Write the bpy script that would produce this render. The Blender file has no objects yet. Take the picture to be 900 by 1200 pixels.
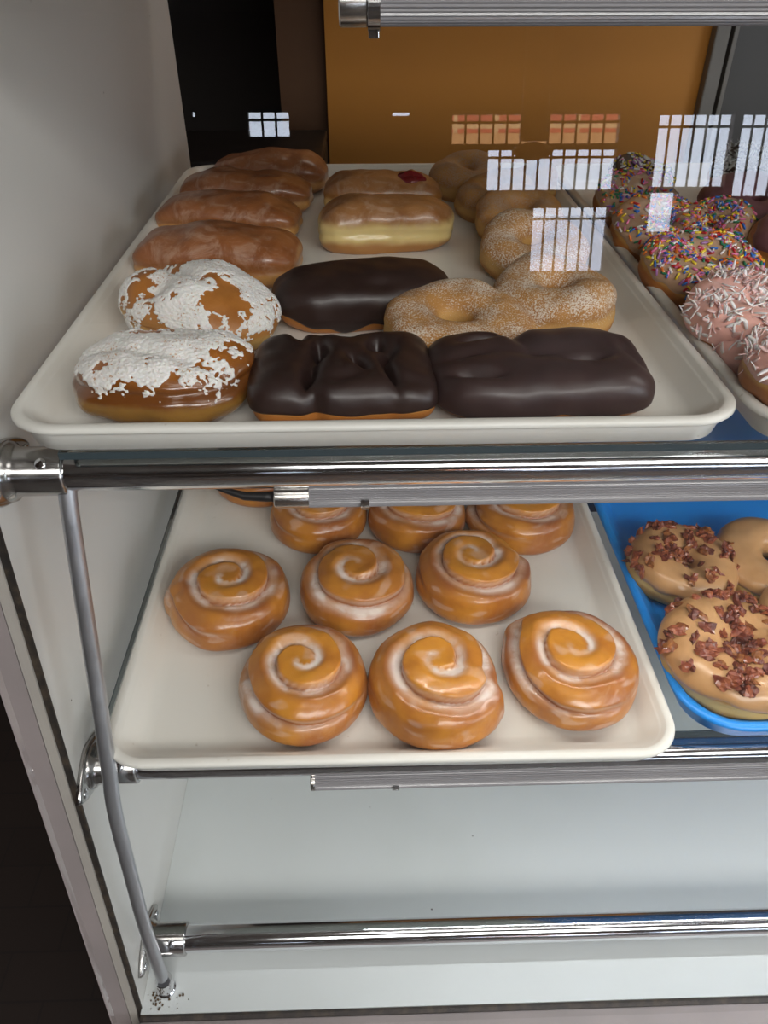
import bpy, bmesh, math, random
import numpy as np
from mathutils import Vector, Matrix, Euler, noise
PI = math.pi
C = bpy.data.collections.new('bakery'); bpy.context.scene.collection.children.link(C)
rnd = random.Random(7)

# ------------------------------------------------------------------ helpers
def tag(o, label=None, cat=None, group=None, kind=None):
    if label: o['label'] = label
    if cat: o['category'] = cat
    if group: o['group'] = group
    if kind: o['kind'] = kind
    return o

def thing(name, label, cat, loc=(0, 0, 0), rot=(0, 0, 0), group=None):
    o = bpy.data.objects.new(name, None); C.objects.link(o)
    o.empty_display_size = .02
    o.location = loc; o.rotation_euler = rot
    return tag(o, label, cat, group)

def obj(name, me, mat, parent=None, smooth=True):
    if isinstance(me, bmesh.types.BMesh):
        bm = me; me = bpy.data.meshes.new(name); bm.to_mesh(me); bm.free()
    mats = mat if isinstance(mat, (list, tuple)) else [mat]
    for m in mats: me.materials.append(m)
    if smooth: me.shade_smooth()
    o = bpy.data.objects.new(name, me); C.objects.link(o)
    o.parent = parent
    return o

def pymesh(name, V, F, attrs=None):
    me = bpy.data.meshes.new(name); me.from_pydata([tuple(v) for v in V], [], F); me.update()
    if attrs:
        for k, vals in attrs.items():
            a = me.attributes.new(k, 'FLOAT', 'POINT'); a.data.foreach_set('value', vals)
    return me

def add_box(bm, lo, hi, bev=0.0, seg=2):
    lo = Vector(lo); hi = Vector(hi)
    r = bmesh.ops.create_cube(bm, size=1, matrix=Matrix.Translation((lo+hi)/2) @ Matrix.Diagonal((*(hi-lo), 1)))
    if bev:
        es = list({e for v in r['verts'] for e in v.link_edges})
        bmesh.ops.bevel(bm, geom=es, offset=bev, segments=seg, profile=.5, affect='EDGES')
    return bm

def box(lo, hi, bev=0.0): return add_box(bmesh.new(), lo, hi, bev)

def add_lathe(bm, prof, p0, axis, n=40):
    """profile [(dist along axis, radius)] revolved about axis through p0"""
    ax = Vector(axis).normalized(); q = Vector((0, 0, 1)).rotation_difference(ax)
    rings = []
    for d, r in prof:
        rings.append([bm.verts.new(Vector(p0) + q @ Vector((r*math.cos(2*PI*i/n), r*math.sin(2*PI*i/n), d))) for i in range(n)])
    for a, b in zip(rings, rings[1:]):
        for i in range(n): bm.faces.new((a[i], a[(i+1) % n], b[(i+1) % n], b[i]))
    bm.faces.new(rings[0][::-1]); bm.faces.new(rings[-1])
    return bm

def add_tube(bm, pts, rad, n=20, smooth_n=0):
    P = [Vector(p) for p in pts]
    if smooth_n:
        Q = []
        for i in range(len(P)-1):
            p0 = P[max(i-1, 0)]; p1 = P[i]; p2 = P[i+1]; p3 = P[min(i+2, len(P)-1)]
            for k in range(smooth_n):
                t = k/smooth_n
                Q.append(.5*((2*p1)+(-p0+p2)*t+(2*p0-5*p1+4*p2-p3)*t*t+(-p0+3*p1-3*p2+p3)*t**3))
        P = Q + [P[-1]]
    rings = []; ref = None
    for i, p in enumerate(P):
        d = (P[min(i+1, len(P)-1)] - P[max(i-1, 0)]).normalized()
        if ref is None: ref = d.orthogonal().normalized()
        ref = (ref - d*ref.dot(d)).normalized(); s = d.cross(ref)
        r = rad[i] if isinstance(rad, (list, tuple)) else rad
        rings.append([bm.verts.new(p + r*(ref*math.cos(2*PI*k/n)+s*math.sin(2*PI*k/n))) for k in range(n)])
    for a, b in zip(rings, rings[1:]):
        for k in range(n): bm.faces.new((a[k], a[(k+1) % n], b[(k+1) % n], b[k]))
    bm.faces.new(rings[0][::-1]); bm.faces.new(rings[-1])
    return bm

def prism_x(bm, yz, x0, x1):
    """polygon in the yz plane extruded along x"""
    a = [bm.verts.new((x0, y, z)) for y, z in yz]; b = [bm.verts.new((x1, y, z)) for y, z in yz]
    n = len(yz); bm.faces.new(a); bm.faces.new(b[::-1])
    for i in range(n): bm.faces.new((a[i], b[i], b[(i+1) % n], a[(i+1) % n]))
    bmesh.ops.recalc_face_normals(bm, faces=bm.faces)
    return bm

def sstep(a, b, x):
    t = min(1, max(0, (x-a)/(b-a))); return t*t*(3-2*t)
def N(x, y, z=0, s=1, seed=0): return noise.noise(Vector((x*s+seed*7.13, y*s-seed*3.7, z*s+seed*1.9)))

# ------------------------------------------------------------------ materials
def srgb(r, g, b):
    f = lambda c: (c/255/12.92) if c/255 <= .04045 else ((c/255+.055)/1.055)**2.4
    return (f(r), f(g), f(b), 1)

class NT:
    def __init__(s, name):
        s.m = bpy.data.materials.new(name); s.m.use_nodes = True; s.t = s.m.node_tree
        s.b = s.t.nodes['Principled BSDF']; s.out = s.t.nodes['Material Output']
    def n(s, typ, **kw):
        nd = s.t.nodes.new(typ)
        for k, v in kw.items(): setattr(nd, k, v)
        return nd
    def l(s, a, b): s.t.links.new(a, b)
    def coord(s): return s.n('ShaderNodeTexCoord').outputs['Object']
    def noise(s, scale, detail=3, rough=.55, vec=None, dist=0):
        nd = s.n('ShaderNodeTexNoise'); nd.inputs['Scale'].default_value = scale; nd.inputs['Detail'].default_value = detail
        nd.inputs['Roughness'].default_value = rough; nd.inputs['Distortion'].default_value = dist
        s.l(vec or s.coord(), nd.inputs['Vector']); return nd.outputs['Fac']
    def rng(s, v, a, b, c=0, d=1, smooth=True):
        nd = s.n('ShaderNodeMapRange'); nd.interpolation_type = 'SMOOTHSTEP' if smooth else 'LINEAR'
        s.l(v, nd.inputs['Value'])
        for k, x in zip(('From Min', 'From Max', 'To Min', 'To Max'), (a, b, c, d)): nd.inputs[k].default_value = x
        return nd.outputs['Result']
    def mix(s, fac, a, b):
        nd = s.n('ShaderNodeMix', data_type='RGBA')
        if isinstance(fac, float): nd.inputs[0].default_value = fac
        else: s.l(fac, nd.inputs[0])
        for i, x in ((6, a), (7, b)):
            if isinstance(x, tuple): nd.inputs[i].default_value = x
            else: s.l(x, nd.inputs[i])
        return nd.outputs[2]
    def math(s, op, a, b=None):
        nd = s.n('ShaderNodeMath', operation=op)
        for i, x in ((0, a), (1, b)):
            if x is None: continue
            if isinstance(x, (int, float)): nd.inputs[i].default_value = x
            else: s.l(x, nd.inputs[i])
        return nd.outputs[0]
    def bump(s, h, strength, dist=.001):
        nd = s.n('ShaderNodeBump'); nd.inputs['Strength'].default_value = strength; nd.inputs['Distance'].default_value = dist
        s.l(h, nd.inputs['Height']); s.l(nd.outputs[0], s.b.inputs['Normal']); return nd
    def set(s, **kw):
        for k, v in kw.items():
            k = {'color': 'Base Color', 'rough': 'Roughness', 'metal': 'Metallic', 'coat': 'Coat Weight', 'coatr': 'Coat Roughness',
                 'sss': 'Subsurface Weight', 'spec': 'Specular IOR Level', 'alpha': 'Alpha'}[k]
            if isinstance(v, (int, float, tuple)): s.b.inputs[k].default_value = v
            else: s.l(v, s.b.inputs[k])
        if 'sss' in kw:
            s.b.inputs['Subsurface Radius'].default_value = (1, .45, .2); s.b.inputs['Subsurface Scale'].default_value = .004
        return s

def simple(name, col, rough=.5, metal=0, **kw):
    return NT(name).set(color=col, rough=rough, metal=metal, **kw).m

def plastic(name, c1, c2, rough, scale=30, coat=0):
    t = NT(name); f = t.rng(t.noise(scale, 4), .35, .75)
    t.set(color=t.mix(f, c1, c2), rough=rough, coat=coat); return t.m

def panel_mat(name, base, grime, rough=.38, dots=True):
    t = NT(name); co = t.coord()
    f = t.rng(t.noise(4, 5, .6, co), .45, .8)
    c = t.mix(f, base, grime)
    if dots:
        v = t.n('ShaderNodeTexVoronoi'); v.inputs['Scale'].default_value = 45; t.l(co, v.inputs['Vector'])
        d = t.rng(v.outputs['Distance'], .035, .05, 1, 0)
        k = t.rng(t.noise(13, 2, .5, co), .56, .60)
        c = t.mix(t.math('MULTIPLY', d, k), c, srgb(70, 62, 55))
    t.set(color=c, rough=rough); return t.m

M = {}
M['panel'] = panel_mat('white laminate', (.66, .65, .62, 1), (.60, .59, .55, 1))
M['deck'] = panel_mat('white laminate deck', (.66, .69, .69, 1), (.60, .63, .62, 1))
M['trim'] = plastic('pinkish white edge trim', (.31, .265, .26, 1), (.27, .235, .23, 1), .5, 12)
M['trim2'] = plastic('cream edge trim', (.42, .39, .35, 1), (.37, .34, .31, 1), .5, 12)
t = NT('dark seam'); t.set(color=t.mix(t.rng(t.noise(90, 3), .4, .7), (.012, .009, .007, 1), (.05, .035, .022, 1)), rough=.7); M['seam'] = t.m
t = NT('chrome'); f = t.noise(9, 3); t.set(color=(.72, .72, .74, 1), metal=1., rough=t.rng(f, .3, .8, .07, .17)); M['chrome'] = t.m
t = NT('nickel'); f = t.noise(40, 3); t.set(color=(.48, .47, .46, 1), metal=1., rough=t.rng(f, .3, .8, .14, .3)); M['nickel'] = t.m
t = NT('satin aluminium'); f = t.noise(60, 3); t.set(color=(.50, .51, .54, 1), metal=.85, rough=t.rng(f, .3, .8, .3, .42)); M['satin'] = t.m
M['black'] = simple('black rubber', (.012, .012, .013, 1), .45)
# ribbed light cover: fine ridges running along the tube
t = NT('ribbed light cover'); t.set(color=(.27, .26, .27, 1), rough=.25, coat=.25); M['ribbed'] = t.m
t = NT('brushed cap'); t.set(color=(.55, .53, .50, 1), metal=1., rough=.25); M['cap'] = t.m
# trays
def tray_mat(name, a, b, spk):
    t = NT(name); c = t.mix(t.rng(t.noise(9, 4), .4, .75), a, b)
    s = t.rng(t.noise(160, 2), .72, .78); c = t.mix(s, c, spk)
    t.set(color=c, rough=.36, coat=.15, coatr=.2); return t.m
M['tray'] = tray_mat('cream fibreglass', (.80, .785, .73, 1), (.75, .73, .66, 1), (.62, .58, .50, 1))
M['bluetray'] = tray_mat('blue plastic', (.012, .30, .92, 1), (.014, .32, .86, 1), (.03, .3, .82, 1))

def pane_mat(name, tint, f0=.04, scale=1.0):
    """thin clear pane: transparent, with view angle dependent mirror reflection"""
    t = NT(name); t.t.nodes.remove(t.b)
    g = t.n('ShaderNodeNewGeometry'); dp = t.n('ShaderNodeVectorMath', operation='DOT_PRODUCT')
    t.l(g.outputs['Normal'], dp.inputs[0]); t.l(g.outputs['Incoming'], dp.inputs[1])
    c = t.math('ABSOLUTE', dp.outputs['Value']); p = t.math('POWER', t.math('SUBTRACT', 1.0, c), 5)
    fr = t.math('ADD', t.math('MULTIPLY', p, 1-f0), f0)
    tr = t.n('ShaderNodeBsdfTransparent'); tr.inputs[0].default_value = tint
    gl = t.n('ShaderNodeBsdfGlossy'); gl.inputs['Roughness'].default_value = .0; gl.inputs[0].default_value = (1, 1, 1, 1)
    mx = t.n('ShaderNodeMixShader'); t.l(fr, mx.inputs[0]); t.l(tr.outputs[0], mx.inputs[1]); t.l(gl.outputs[0], mx.inputs[2])
    t.l(mx.outputs[0], t.out.inputs[0]); return t.m
M['glass'] = pane_mat('clear window glass', (.985, .99, .985, 1), .045)
M['shelfglass'] = pane_mat('shelf glass', (.95, .975, .965, 1), .05)
M['glassedge'] = simple('green glass edge', (.045, .065, .075, 1), .2, coat=.5)

# dough: golden brown, paler band at mid height, optional sugar
def dough(name, top, side, pale, z0, z1, zb, wb, rough=.45, coat=.0, sss=.12, film=None, filmamt=.5, bumps=.35, seedscale=35):
    t = NT(name); co = t.coord(); sp = t.n('ShaderNodeSeparateXYZ'); t.l(co, sp.inputs[0]); z = sp.outputs['Z']
    nz = t.noise(28, 4, .6, co); zz = t.math('ADD', z, t.math('MULTIPLY', t.math('SUBTRACT', nz, .5), .010))
    mott = t.rng(t.noise(seedscale, 5, .65, co), .35, .7)
    top2 = tuple([top[0]*.72, top[1]*.62, top[2]*.5, 1])
    ctop = t.mix(mott, top, top2)
    c = t.mix(t.rng(zz, z0, z1), side, ctop)
    band = t.math('MULTIPLY', t.rng(zz, zb-wb, zb-wb*.3), t.rng(zz, zb+wb*.3, zb+wb, 1, 0))
    c = t.mix(band, c, pale)
    if film:
        f1 = t.rng(t.noise(42, 7, .75, co, 1.0), .46, .66, 0, filmamt)
        f2 = t.math('MULTIPLY', f1, t.rng(z, z0*.6, z1)); c = t.mix(f2, c, film)
    t.set(color=c, rough=rough, coat=coat, coatr=.18, sss=sss)
    t.bump(t.noise(130, 4, .6, co), bumps, .0012); return t.m
GOLD = (.60, .27, .060, 1); BRN = (.33, .105, .022, 1); PALE = (.82, .58, .22, 1)
M['bar'] = dough('glazed brown dough', (.33, .115, .036, 1), (.36, .14, .035, 1), (.56, .28, .08, 1), .012, .03, .012, .007, .34, .45, film=(.62, .42, .30, 1), filmamt=.42)
M['palebar'] = dough('glazed pale dough', (.42, .19, .065, 1), (.44, .20, .055, 1), (.86, .66, .28, 1), .024, .036, .020, .013, .34, .35, film=(.66, .46, .33, 1), filmamt=.45)
M['jelbar'] = dough('glazed jelly dough', (.47, .21, .075, 1), (.42, .18, .045, 1), (.7, .45, .16, 1), .02, .034, .014, .007, .34, .4, film=(.66, .48, .34, 1), filmamt=.45)
M['ringdough'] = dough('fried ring dough', (.50, .22, .05, 1), (.42, .15, .03, 1), (.66, .38, .11, 1), .020, .034, .019, .006)
M['chocdough'] = dough('fried bar dough', (.52, .22, .045, 1), (.46, .17, .03, 1), (.60, .30, .08, 1), .020, .034, .018, .006)
M['bacondough'] = dough('fried maple dough', (.46, .25, .07, 1), (.46, .24, .06, 1), (.62, .42, .15, 1), .020, .034, .018, .008)
M['custard'] = dough('custard filled dough', (.40, .14, .022, 1), (.17, .055, .010, 1), (.30, .15, .028, 1), .026, .040, .013, .009, .2, .8, sss=.2, film=None, seedscale=60)
M['powderdough'] = dough('brown filled dough', (.42, .16, .03, 1), (.45, .20, .05, 1), (.62, .38, .12, 1), .02, .04, .014, .007)

def sugared(name, amount, tone=(.80, .70, .58, 1)):
    t = NT(name); co = t.coord(); sp = t.n('ShaderNodeSeparateXYZ'); t.l(co, sp.inputs[0]); z = sp.outputs['Z']
    nz = t.noise(22, 4, .6, co)
    base = t.mix(t.rng(t.noise(40, 4, .6, co), .35, .7), (.52, .25, .065, 1), (.38, .155, .035, 1))
    band = t.math('MULTIPLY', t.rng(z, .008, .014), t.rng(z, .018, .025, 1, 0)); base = t.mix(t.math('MULTIPLY', band, .7), base, (.70, .42, .14, 1))
    g = t.noise(850, 2, .7, co)
    cover = t.math('ADD', t.rng(t.math('ADD', z, t.math('MULTIPLY', nz, .016)), .012, .042, -.08, .22), t.math('MULTIPLY', t.math('SUBTRACT', t.noise(38, 4, .6, co), .5), .5))
    v = t.math('ADD', g, t.math('ADD', cover, amount-.5))
    f = t.rng(v, .44, .60, 0, 1)
    t.set(color=t.mix(f, base, tone), rough=.65, sss=.1)
    t.bump(g, .55, .0012); return t.m
M['sugar'] = sugared('sugar coated dough', .28, (.78, .68, .56, 1))
M['sugar2'] = sugared('cinnamon sugar coated dough', .29, (.44, .30, .20, 1))

def icing(name, c1, c2, rough=.28, coat=.3, sss=.08, bump=.12):
    t = NT(name); co = t.coord(); t.set(color=t.mix(t.rng(t.noise(30, 4, .6, co), .35, .7), c1, c2), rough=rough, coat=coat, coatr=.2, sss=sss)
    t.bump(t.noise(90, 4, .6, co), bump, .001); return t.m
M['choc'] = icing('chocolate icing', (.022, .0095, .008, 1), (.030, .014, .011, 1), .42, .08, .0, .10)
M['choc2'] = icing('milk chocolate icing', (.034, .016, .014, 1), (.045, .022, .019, 1), .42, .08, .0, .10)
M['maple'] = icing('maple icing', (.58, .33, .15, 1), (.50, .27, .11, 1), .3, .3)
M['tan'] = icing('pale vanilla icing', (.56, .37, .25, 1), (.50, .31, .20, 1), .3, .3)
M['pink'] = icing('pink icing', (.86, .50, .44, 1), (.80, .42, .34, 1), .3, .3)
M['purple'] = icing('dusky purple icing', (.20, .085, .095, 1), (.165, .065, .075, 1), .4, .1, .05)
M['jelly'] = simple('red jelly', (.20, .004, .008, 1), .08, coat=1.)
t = NT('powdered sugar'); t.set(color=t.mix(t.math('MULTIPLY', t.rng(t.noise(520, 3, .7), .54, .66), t.rng(t.noise(60, 3), .42, .6)), (.84, .82, .79, 1), (.50, .27, .12, 1)), rough=.9, sss=.1); t.bump(t.noise(420, 4, .7), .7, .0015); M['powder'] = t.m
t = NT('coconut shreds'); t.set(color=(.92, .87, .85, 1), rough=.6, sss=.15); M['coconut'] = t.m
M['pinkcoconut'] = simple('coconut shreds soaked pink', (.84, .56, .54, 1), .5, sss=.15)
M['greycoconut'] = simple('pale coconut shreds', (.55, .55, .53, 1), .6)
SPR = [simple('sprinkle '+n, c, .35, coat=.3) for n, c in dict(white=(.85, .82, .8, 1), pink=(.85, .22, .42, 1), yellow=(.88, .66, .04, 1), blue=(.03, .17, .60, 1),
       green=(.03, .25, .12, 1), orange=(.85, .22, .03, 1), red=(.55, .02, .03, 1), violet=(.40, .18, .45, 1)).items()]
def bac(name, c1, c2):
    t = NT(name); t.set(color=t.mix(t.rng(t.noise(160, 4), .35, .65), c1, c2), rough=.38, coat=.2); t.bump(t.noise(300, 3), .5, .001); return t.m
BAC = [bac('dark bacon', (.10, .022, .014, 1), (.20, .055, .03, 1)), bac('red bacon', (.20, .045, .025, 1), (.33, .10, .04, 1)), bac('golden bacon', (.36, .14, .04, 1), (.20, .06, .02, 1))]

# glazed spiral roll
t = NT('glazed cinnamon roll'); co = t.coord()
ga = t.n('ShaderNodeAttribute', attribute_name='glaze').outputs['Fac']; br = t.n('ShaderNodeAttribute', attribute_name='brown').outputs['Fac']
m1 = t.rng(t.noise(26, 5, .6, co), .32, .72)
base = t.mix(m1, (.66, .285, .030, 1), (.44, .150, .020, 1))
base = t.mix(br, base, (.27, .075, .022, 1))
oi = t.n('ShaderNodeObjectInfo').outputs['Random']; base = t.mix(t.math('MULTIPLY', oi, .45), base, (.33, .11, .022, 1))
st = t.rng(t.noise(30, 6, .7, co, 1.5), .52, .78, 0, .30)
c = t.mix(st, base, (.60, .38, .24, 1))
gg = t.math('MULTIPLY', ga, t.rng(t.noise(55, 4, .6, co), .3, .55, .45, 1))
c = t.mix(gg, c, (.80, .69, .62, 1))
t.set(color=c, rough=t.rng(gg, 0, 1, .30, .22), coat=.35, coatr=.15, sss=.1); t.bump(t.noise(70, 5, .6, co), .35, .0014); M['roll'] = t.m

# ------------------------------------------------------------------ pastry geometry
def cube_sphere(n):
    key = {}; V = []; F = []
    def vid(p):
        k = (round(p[0]*n), round(p[1]*n), round(p[2]*n))
        if k not in key: key[k] = len(V); V.append(p)
        return key[k]
    for ax in range(3):
        for s in (-1, 1):
            for i in range(n):
                for j in range(n):
                    q = []
                    for a, b in ((i, j), (i+1, j), (i+1, j+1), (i, j+1)):
                        p = [0, 0, 0]; p[ax] = s; p[(ax+1) % 3] = 2*a/n-1; p[(ax+2) % 3] = 2*b/n-1; q.append(vid(tuple(p)))
                    F.append(q if s > 0 else q[::-1])
    W = []
    for x, y, z in V:
        W.append(Vector((math.tan(x*PI/4), math.tan(y*PI/4), math.tan(z*PI/4))).normalized())
    return W, F
_cs = {}
def body(a, b, h, n=48, pxy=3.2, pz=2.4, flat=.82, fn=None):
    """rounded loaf of half sizes a, b and height h standing on z = 0"""
    if n not in _cs: _cs[n] = cube_sphere(n)
    W, F = _cs[n]; c = h/(1+flat); out = []
    for w in W:
        d = Vector((w.x*a, w.y*b, w.z*c))
        s = (((abs(d.x)/a)**pxy + (abs(d.y)/b)**pxy)**(pz/pxy) + (abs(d.z)/c)**pz)**(-1/pz)
        p = d*s
        if p.z < -c*flat: p.z = -c*flat + (p.z+c*flat)*.06
        p.z += c*flat
        if p.z < 0: p.z = 0
        if fn: p = fn(p, w)
        out.append(p)
    return out, F

def ring(R, rx, h, nu=110, nv=44, fn=None, pw=2.3):
    out = []; F = []
    for i in range(nu):
        u = 2*PI*i/nu
        for j in range(nv):
            v = 2*PI*j/nv; cv, sv = math.cos(v), math.sin(v)
            k = (abs(cv)**pw+abs(sv)**pw)**(-1/pw); cv *= k; sv *= k
            rr = R + rx*cv; z = h/2*(sv if sv > -.86 else -.86+(sv+.86)*.1)
            p = Vector((rr*math.cos(u), rr*math.sin(u), z + h/2*.87))
            if fn: p = fn(p, u, v)
            if p.z < 0: p.z = 0
            out.append(p)
    for i in range(nu):
        for j in range(nv):
            a = i*nv+j; b = ((i+1) % nu)*nv+j; c = ((i+1) % nu)*nv+(j+1) % nv; d = i*nv+(j+1) % nv
            F.append((a, b, c, d))
    return out, F

def normals(V, F):
    P = np.array([tuple(v) for v in V]); Fa = np.array(F); n = np.cross(P[Fa[:, 2]]-P[Fa[:, 0]], P[Fa[:, 3]]-P[Fa[:, 1]])
    Nn = np.zeros_like(P)
    for k in range(4): np.add.at(Nn, Fa[:, k], n)
    L = np.linalg.norm(Nn, axis=1, keepdims=True); L[L == 0] = 1
    return Nn/L

def shell(V, F, cover, thick, sink=.0012, rough_fn=None):
    """coating that follows the body: cover(p, n) in 0..1; uncovered parts dive below the surface and are dropped"""
    Nn = normals(V, F); Q = []; S = []
    for p, n in zip(V, Nn):
        s = cover(p, n); S.append(s); k = -sink + (thick+sink)*(1-(1-s)**2.2)
        if rough_fn: k += rough_fn(p)*s
        Q.append(Vector(p)+Vector(n)*k)
    F2 = [f for f in F if max(S[i] for i in f) > .001]
    used = sorted({i for f in F2 for i in f}); mp = {o: i for i, o in enumerate(used)}
    return [Q[i] for i in used], [tuple(mp[i] for i in f) for f in F2]

def scatter_on(V, F, count, test, seed):
    r = random.Random(seed); P = np.array([tuple(v) for v in V]); Nn = normals(V, F); out = []; tries = 0
    while len(out) < count and tries < count*60:
        tries += 1; f = F[r.randrange(len(F))]; w = [r.random() for _ in f]; s = sum(w)
        p = sum((P[i]*(k/s) for i, k in zip(f, w)), np.zeros(3)); n = Nn[f[0]]
        if test(p, n, r): out.append((Vector(p), Vector(n)))
    return out, r

def sprinkles(V, F, count, test, seed, pal=None):
    pts, r = scatter_on(V, F, count, test, seed); bm = bmesh.new()
    pal = pal or list(range(8))
    for p, n in pts:
        t = n.orthogonal().normalized(); t.rotate(Matrix.Rotation(r.random()*2*PI, 3, n))
        t = (t + n*r.uniform(-.15, .35)).normalized(); L = r.uniform(.0022, .0034); rad = .00105; c = p+n*.0009
        k0 = len(bm.faces); 
        s = t.orthogonal().normalized(); q = t.cross(s); rings = []
        for d, rr in ((-L, .35), (-L*.86, .9), (0, 1), (L*.86, .9), (L, .35)):
            rings.append([bm.verts.new(c+t*d+(s*math.cos(2*PI*i/6)+q*math.sin(2*PI*i/6))*rad*rr) for i in range(6)])
        fs = []
        for a, b in zip(rings, rings[1:]):
            for i in range(6): fs.append(bm.faces.new((a[i], a[(i+1) % 6], b[(i+1) % 6], b[i])))
        fs.append(bm.faces.new(rings[0][::-1])); fs.append(bm.faces.new(rings[-1]))
        m = pal[r.randrange(len(pal))]
        for f in fs: f.material_index = m
    return bm

def shreds(V, F, count, test, seed, nm=1, size=1.0, weights=(1,)):
    pts, r = scatter_on(V, F, count, test, seed); bm = bmesh.new()
    for p, n in pts:
        t = n.orthogonal().normalized(); t.rotate(Matrix.Rotation(r.random()*2*PI, 3, n)); t = (t+n*r.uniform(-.1, .9)).normalized()
        L = r.uniform(.003, .0085)*size; w = r.uniform(.0004, .0012)*size; th = .00025; s = t.cross(n).normalized(); up = s.cross(t).normalized()
        curl = r.uniform(-.4, .5); k = 5; prev = None; c0 = p+n*.0006 - t*L*.3; fs = []
        for i in range(k+1):
            x = i/k; c = c0+t*L*x+up*curl*L*(x*x)+s*L*.25*math.sin(x*3)*curl; ww = w*(1-.5*abs(2*x-1)**2)
            row = [bm.verts.new(c+s*ww+up*th), bm.verts.new(c-s*ww+up*th), bm.verts.new(c-s*ww-up*th), bm.verts.new(c+s*ww-up*th)]
            if prev:
                for a in range(4): fs.append(bm.faces.new((prev[a], prev[(a+1) % 4], row[(a+1) % 4], row[a])))
            else: fs.append(bm.faces.new(row))
            prev = row
        fs.append(bm.faces.new(prev[::-1]))
        m = r.choices(range(nm), weights=weights)[0]
        for f in fs: f.material_index = m
    bmesh.ops.recalc_face_normals(bm, faces=bm.faces)
    return bm

def bacon_bits(V, F, count, test, seed, size=1.0):
    pts, r = scatter_on(V, F, count, test, seed); bm = bmesh.new()
    for i, (p, n) in enumerate(pts):
        for sub in range(r.choice((1, 1, 2, 2, 3))):
            k0 = len(bm.faces)
            sc = Vector((r.uniform(.0028, .0066), r.uniform(.002, .0042), r.uniform(.0012, .0026)))*size
            q = Vector((0, 0, 1)).rotation_difference(n).to_matrix().to_4x4() @ Euler((r.uniform(-.6, .6), r.uniform(-.6, .6), r.uniform(0, 6.3))).to_matrix().to_4x4()
            off = Vector((r.uniform(-1, 1), r.uniform(-1, 1), 0))*.0035*size*(sub > 0)
            mt = Matrix.Translation(p+n*(.0010+.0012*sub)+(q.to_3x3() @ off)) @ q @ Matrix.Diagonal((*sc, 1))
            res = bmesh.ops.create_icosphere(bm, subdivisions=2, radius=1, matrix=mt)
            sd = r.random()*50; inv = mt.inverted()
            for v in res['verts']:
                l = inv @ v.co; d = noise.noise(l*1.7+Vector((sd, 0, 0)))*.75+noise.noise(l*4+Vector((0, sd, 0)))*.25
                l = l*(1+d); l.z += .5*math.sin(l.x*3+sd); v.co = mt @ l
            m = r.choices((0, 1, 2), weights=(4, 5, 2))[0]
            for f in {f for v in res['verts'] for f in v.link_faces}: f.material_index = m; f.smooth = False
    return bm

def place(o, x, y, z, rot=(0, 0, 0)):
    o.location = (x, y, z); o.rotation_euler = [math.radians(a) for a in rot]

# --- the kinds
def make_bar(label, x, y, z, L, W, H, rot, seed, mat='bar', group=None, name='glazed_bar', pinch=.0, jelly=False):
    t = thing(name, label, 'pastry', group=group)
    def fn(p, w):
        k = N(p.x, p.y, p.z, 28, seed)*.0035 + N(p.x, p.y, p.z, 75, seed+3)*.0011
        q = p + w*k
        q.y += .0025*math.sin(p.x/L*2.6+seed); q.z *= 1+.10*N(p.x, 0, 0, 22, seed+9)-.10*(abs(p.x)/L*2)**4
        q.z += .0
        # a shallow crease along the side where the two halves were fried
        s = math.exp(-((p.z-H*.42)/(.004))**2); q.x -= w.x*s*.0012; q.y -= w.y*s*.0018
        if jelly:
            d = math.hypot(p.x-L*.24, p.y+.004); q.z -= .006*math.exp(-(d/.010)**2)*(w.z > 0)
        q.z = max(q.z, 0)
        return q
    V, F = body(L/2, W/2, H, 48, 4.2, 2.7, .7, fn)
    obj('dough', pymesh('dough', V, F), M[mat], t)
    if jelly:
        def blob(p, w):
            k = N(p.x, p.y, p.z, 110, 5)*.0028; q = p+w*k; return q
        V, F = body(.0165, .0125, .014, 22, 2, 2, .8, blob)
        V = [Vector((v.x+L*.24, v.y-.010, v.z*(1-.25*(v.y < -.004))+H*.86-.0045)) for v in V]
        obj('jelly_filling', pymesh('jelly', V, F), M['jelly'], t)
    place(t, x, y, z, rot); return t

def make_powdered(label, x, y, z, A, B, H, rot, seed, mat, thr, fold=0):
    t = thing('powdered_doughnut', label, 'doughnut', group='powdered doughnuts on the upper tray')
    def fn(p, w):
        k = N(p.x, p.y, p.z, 20, seed)*.006 + N(p.x, p.y, p.z, 55, seed+3)*.0022
        q = p + w*k
        if fold:   # deep lengthwise fold and a bulge at one end
            s = math.exp(-((p.y+p.x*.45+.004)/.007)**2)*sstep(.035, -.03, p.x)*(w.z > -.2); q.z -= s*.010
            q.z -= .012*math.exp(-((p.x+.020)**2+(p.y+.022)**2)/.00022)*(w.z > 0)
        else:
            s = math.exp(-((p.z-H*.55)/.0035)**2); q -= Vector((w.x, w.y, 0))*s*.003
            s = math.exp(-((p.y+.012+p.x*.2)/.006)**2)*(w.z > .2); q.z -= s*.003
        q.z = max(q.z, 0); return q
    V, F = body(A/2, B/2, H, 90, 2.3, 2.2, .72, fn)
    obj('dough', pymesh('dough', V, F), M[mat], t)
    def cover(p, n):
        e = thr*H + N(p.x, p.y, p.z, 32, seed+5)*.018 + N(p.x, p.y, p.z, 120, seed+6)*.010 + N(p.x, p.y, p.z, 420, seed+7)*.008
        s = sstep(e-.0035, e+.003, p.z)
        hole = N(p.x, p.y, p.z, 38, seed+11)+.45*N(p.x, p.y, p.z, 150, seed+12)+.25*N(p.x, p.y, p.z, 480, seed+14)
        return s*(1-sstep(.16, .30, hole))
    V2, F2 = shell(V, F, cover, .0009, .0008, lambda p: N(p.x, p.y, p.z, 700, seed)*.0008)
    obj('powdered_sugar', pymesh('sugar', V2, F2), M['powder'], t)
    place(t, x, y, z, rot); return t

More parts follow.
